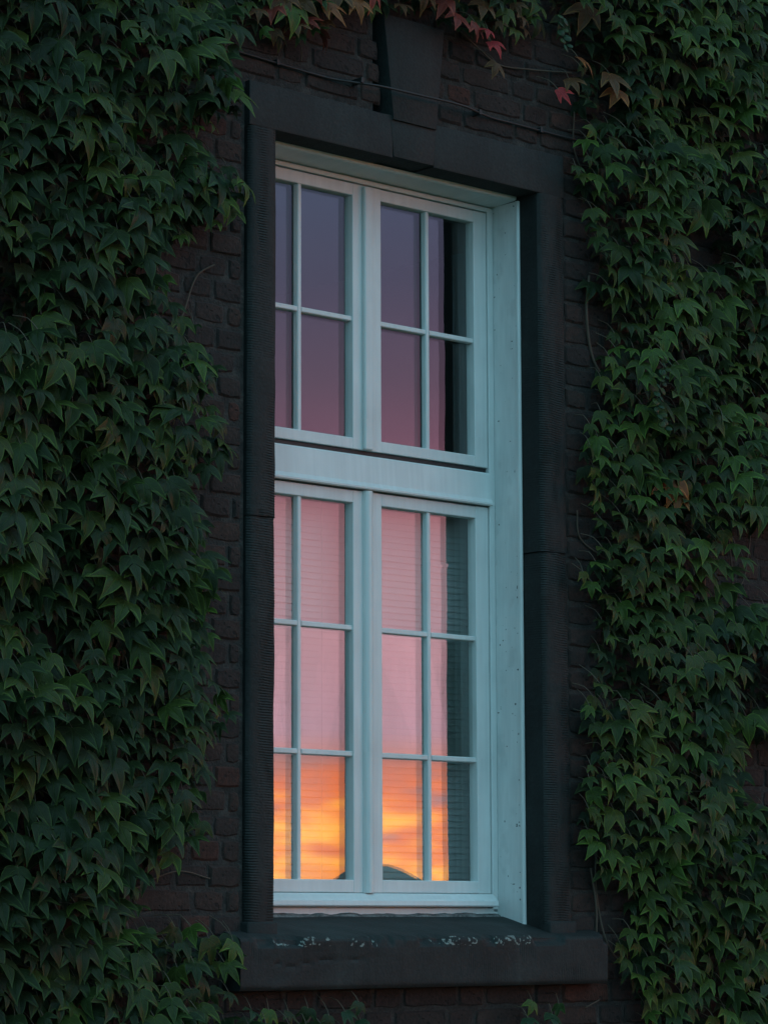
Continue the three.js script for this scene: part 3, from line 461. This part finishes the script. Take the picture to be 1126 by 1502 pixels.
makeIvy('green ivy with yellowing and orange leaves and hanging shoots of tiny round leaves', null, {
  seed: 23, bare: 0.2, polys: [shrink(RIGHT, 0.015, 3)], holes: [[[1.44, 3.06], [2.7, 3.2], [2.7, 2.79], [1.48, 2.75]], [[1.52, 2.3], [2.7, 2.33], [2.7, 2.06], [1.55, 2.03]], [[1.18, 4.11], [1.52, 4.16], [1.49, 3.96], [1.27, 3.95]]],
  gap: 0.0445, size: [0.05, 0.102], tones: ['deep', 'dark', 'warm', 'warm', 'mid', 'fresh', 'olive'], fresh: 0.4, yaw: -0.1,
  single: [[0.71, 4.66, 0.1, 'orange'], [0.86, 4.63, 0.12, 'bronze'], [0.9, 4.58, 0.1, 'orange'], [0.78, 4.86, 0.12, 'bronze'], [1.17, 3.22, 0.12, 'orange', { yaw: -0.5 }], [1.2, 3.16, 0.1, 'orange'], [0.62, 4.53, 0.075, 'red'], [0.67, 4.58, 0.09, 'bronze'], [1.7, 4.7, 0.1, 'bronze']],
  stems: [[[[0.86, 3.92], [0.84, 3.78], [0.88, 3.63], [0.95, 3.53], [1.02, 3.4]], 0.005], [[[0.83, 1.85], [0.85, 1.72], [0.86, 1.62]], 0.004], [[[1.58, 3.1], [1.6, 2.92], [1.59, 2.72]], 0.0035], [[[1.72, 3.1], [1.66, 2.9], [1.6, 2.82]], 0.003], [[[1.05, 3.9], [1.1, 3.71], [1.11, 3.37], [1.07, 2.9]], 0.007], [[[1.62, 2.4], [1.61, 2.02]], 0.004], [[[1.0, 2.9], [0.9, 2.93], [0.8, 2.99], [0.78, 3.08]], 0.003], [[[1.0, 1.5], [0.9, 1.6], [0.86, 1.8], [0.87, 2.0]], 0.0035], [[[1.0, 4.2], [0.88, 4.25], [0.8, 4.36], [0.79, 4.5]], 0.003], [[[1.4, 0.95], [1.3, 2], [1.45, 3], [1.3, 4], [1.4, 5.4]], 0.014]],
  chains: [[[1.02, 3.62], [0.99, 3.53], [0.97, 3.43], [1.01, 3.36]], [[0.5, 4.74], [0.51, 4.67], [0.53, 4.62]]],
});
makeIvy('reddening ivy fringe hanging over the brickwork above the lintel', null, {
  seed: 37, polys: [[[-0.78, 4.95], [0.41, 5.3], [0.5, 4.66], [0.34, 4.64], [0.24, 4.58], [0.12, 4.6], [0.0, 4.64], [-0.2, 4.61], [-0.36, 4.55], [-0.45, 4.47], [-0.62, 4.42], [-0.74, 4.42]]], gap: 0.048, size: [0.05, 0.095], tones: ['dark', 'mid', 'olive', 'bronze', 'wine', 'bronze', 'mid'], fresh: 0.1,
  single: [[0.29, 4.635, 0.085, 'red', { roll: 0.3 }], [0.25, 4.665, 0.06, 'red'], [0.2, 4.68, 0.08, 'wine'], [0.13, 4.70, 0.09, 'wine'], [0.06, 4.73, 0.11, 'wine'], [-0.02, 4.75, 0.11, 'bronze'], [0.3, 4.56, 0.075, 'bronze'], [-0.5, 4.50, 0.09, 'wine', { yaw: 0.9 }], [-0.36, 4.64, 0.11, 'orange'], [-0.42, 4.66, 0.11, 'bronze'], [-0.47, 4.61, 0.11, 'orange'], [-0.29, 4.69, 0.1, 'wine'], [-0.57, 4.6, 0.1, 'bronze'], [-0.62, 4.57, 0.12, 'fresh']],
  stems: [[[[0.1, 4.74], [0.32, 4.63], [0.42, 4.60], [0.57, 4.61], [0.78, 4.64]], 0.0032], [[[-0.55, 4.56], [-0.5, 4.47], [-0.49, 4.43]], 0.002], [[[-0.9, 4.8], [-0.3, 4.85], [0.3, 4.9], [0.9, 5.0]], 0.009]],
});
makeIvy('low ivy tuft of green leaves growing up under the stone sill end', null, {
  seed: 51, polys: [[[-0.86, 1.42], [-0.63, 1.375], [-0.32, 1.37], [-0.26, 1.0], [-0.86, 1.0]]], gap: 0.05, size: [0.058, 0.1], tones: ['dark', 'blue', 'mid', 'fresh'],
  single: [[-0.86, 1.61, 0.1, 'fresh'], [-0.95, 1.62, 0.1, 'mid'], [-0.9, 1.55, 0.1, 'warm'], [-1.0, 1.56, 0.1, 'mid']], stems: [[[[-0.7, 0.95], [-0.6, 1.2], [-0.45, 1.38]], 0.005]],
});
makeIvy('small ivy sprig with a bare stem tip on bricks below the middle of the sill', null, {
  seed: 63, polys: [[[0.44, 1.36], [0.6, 1.35], [0.64, 1.02], [0.4, 1.02]]], gap: 0.055, size: [0.06, 0.095], tones: ['mid', 'blue', 'fresh', 'mid'], stems: [[[[0.52, 0.98], [0.55, 1.2], [0.5, 1.33]], 0.004], [[[0.78, 1.38, 0.0], [0.84, 1.405, 0.01]], 0.0025]],
});

renderer.render(scene, camera);
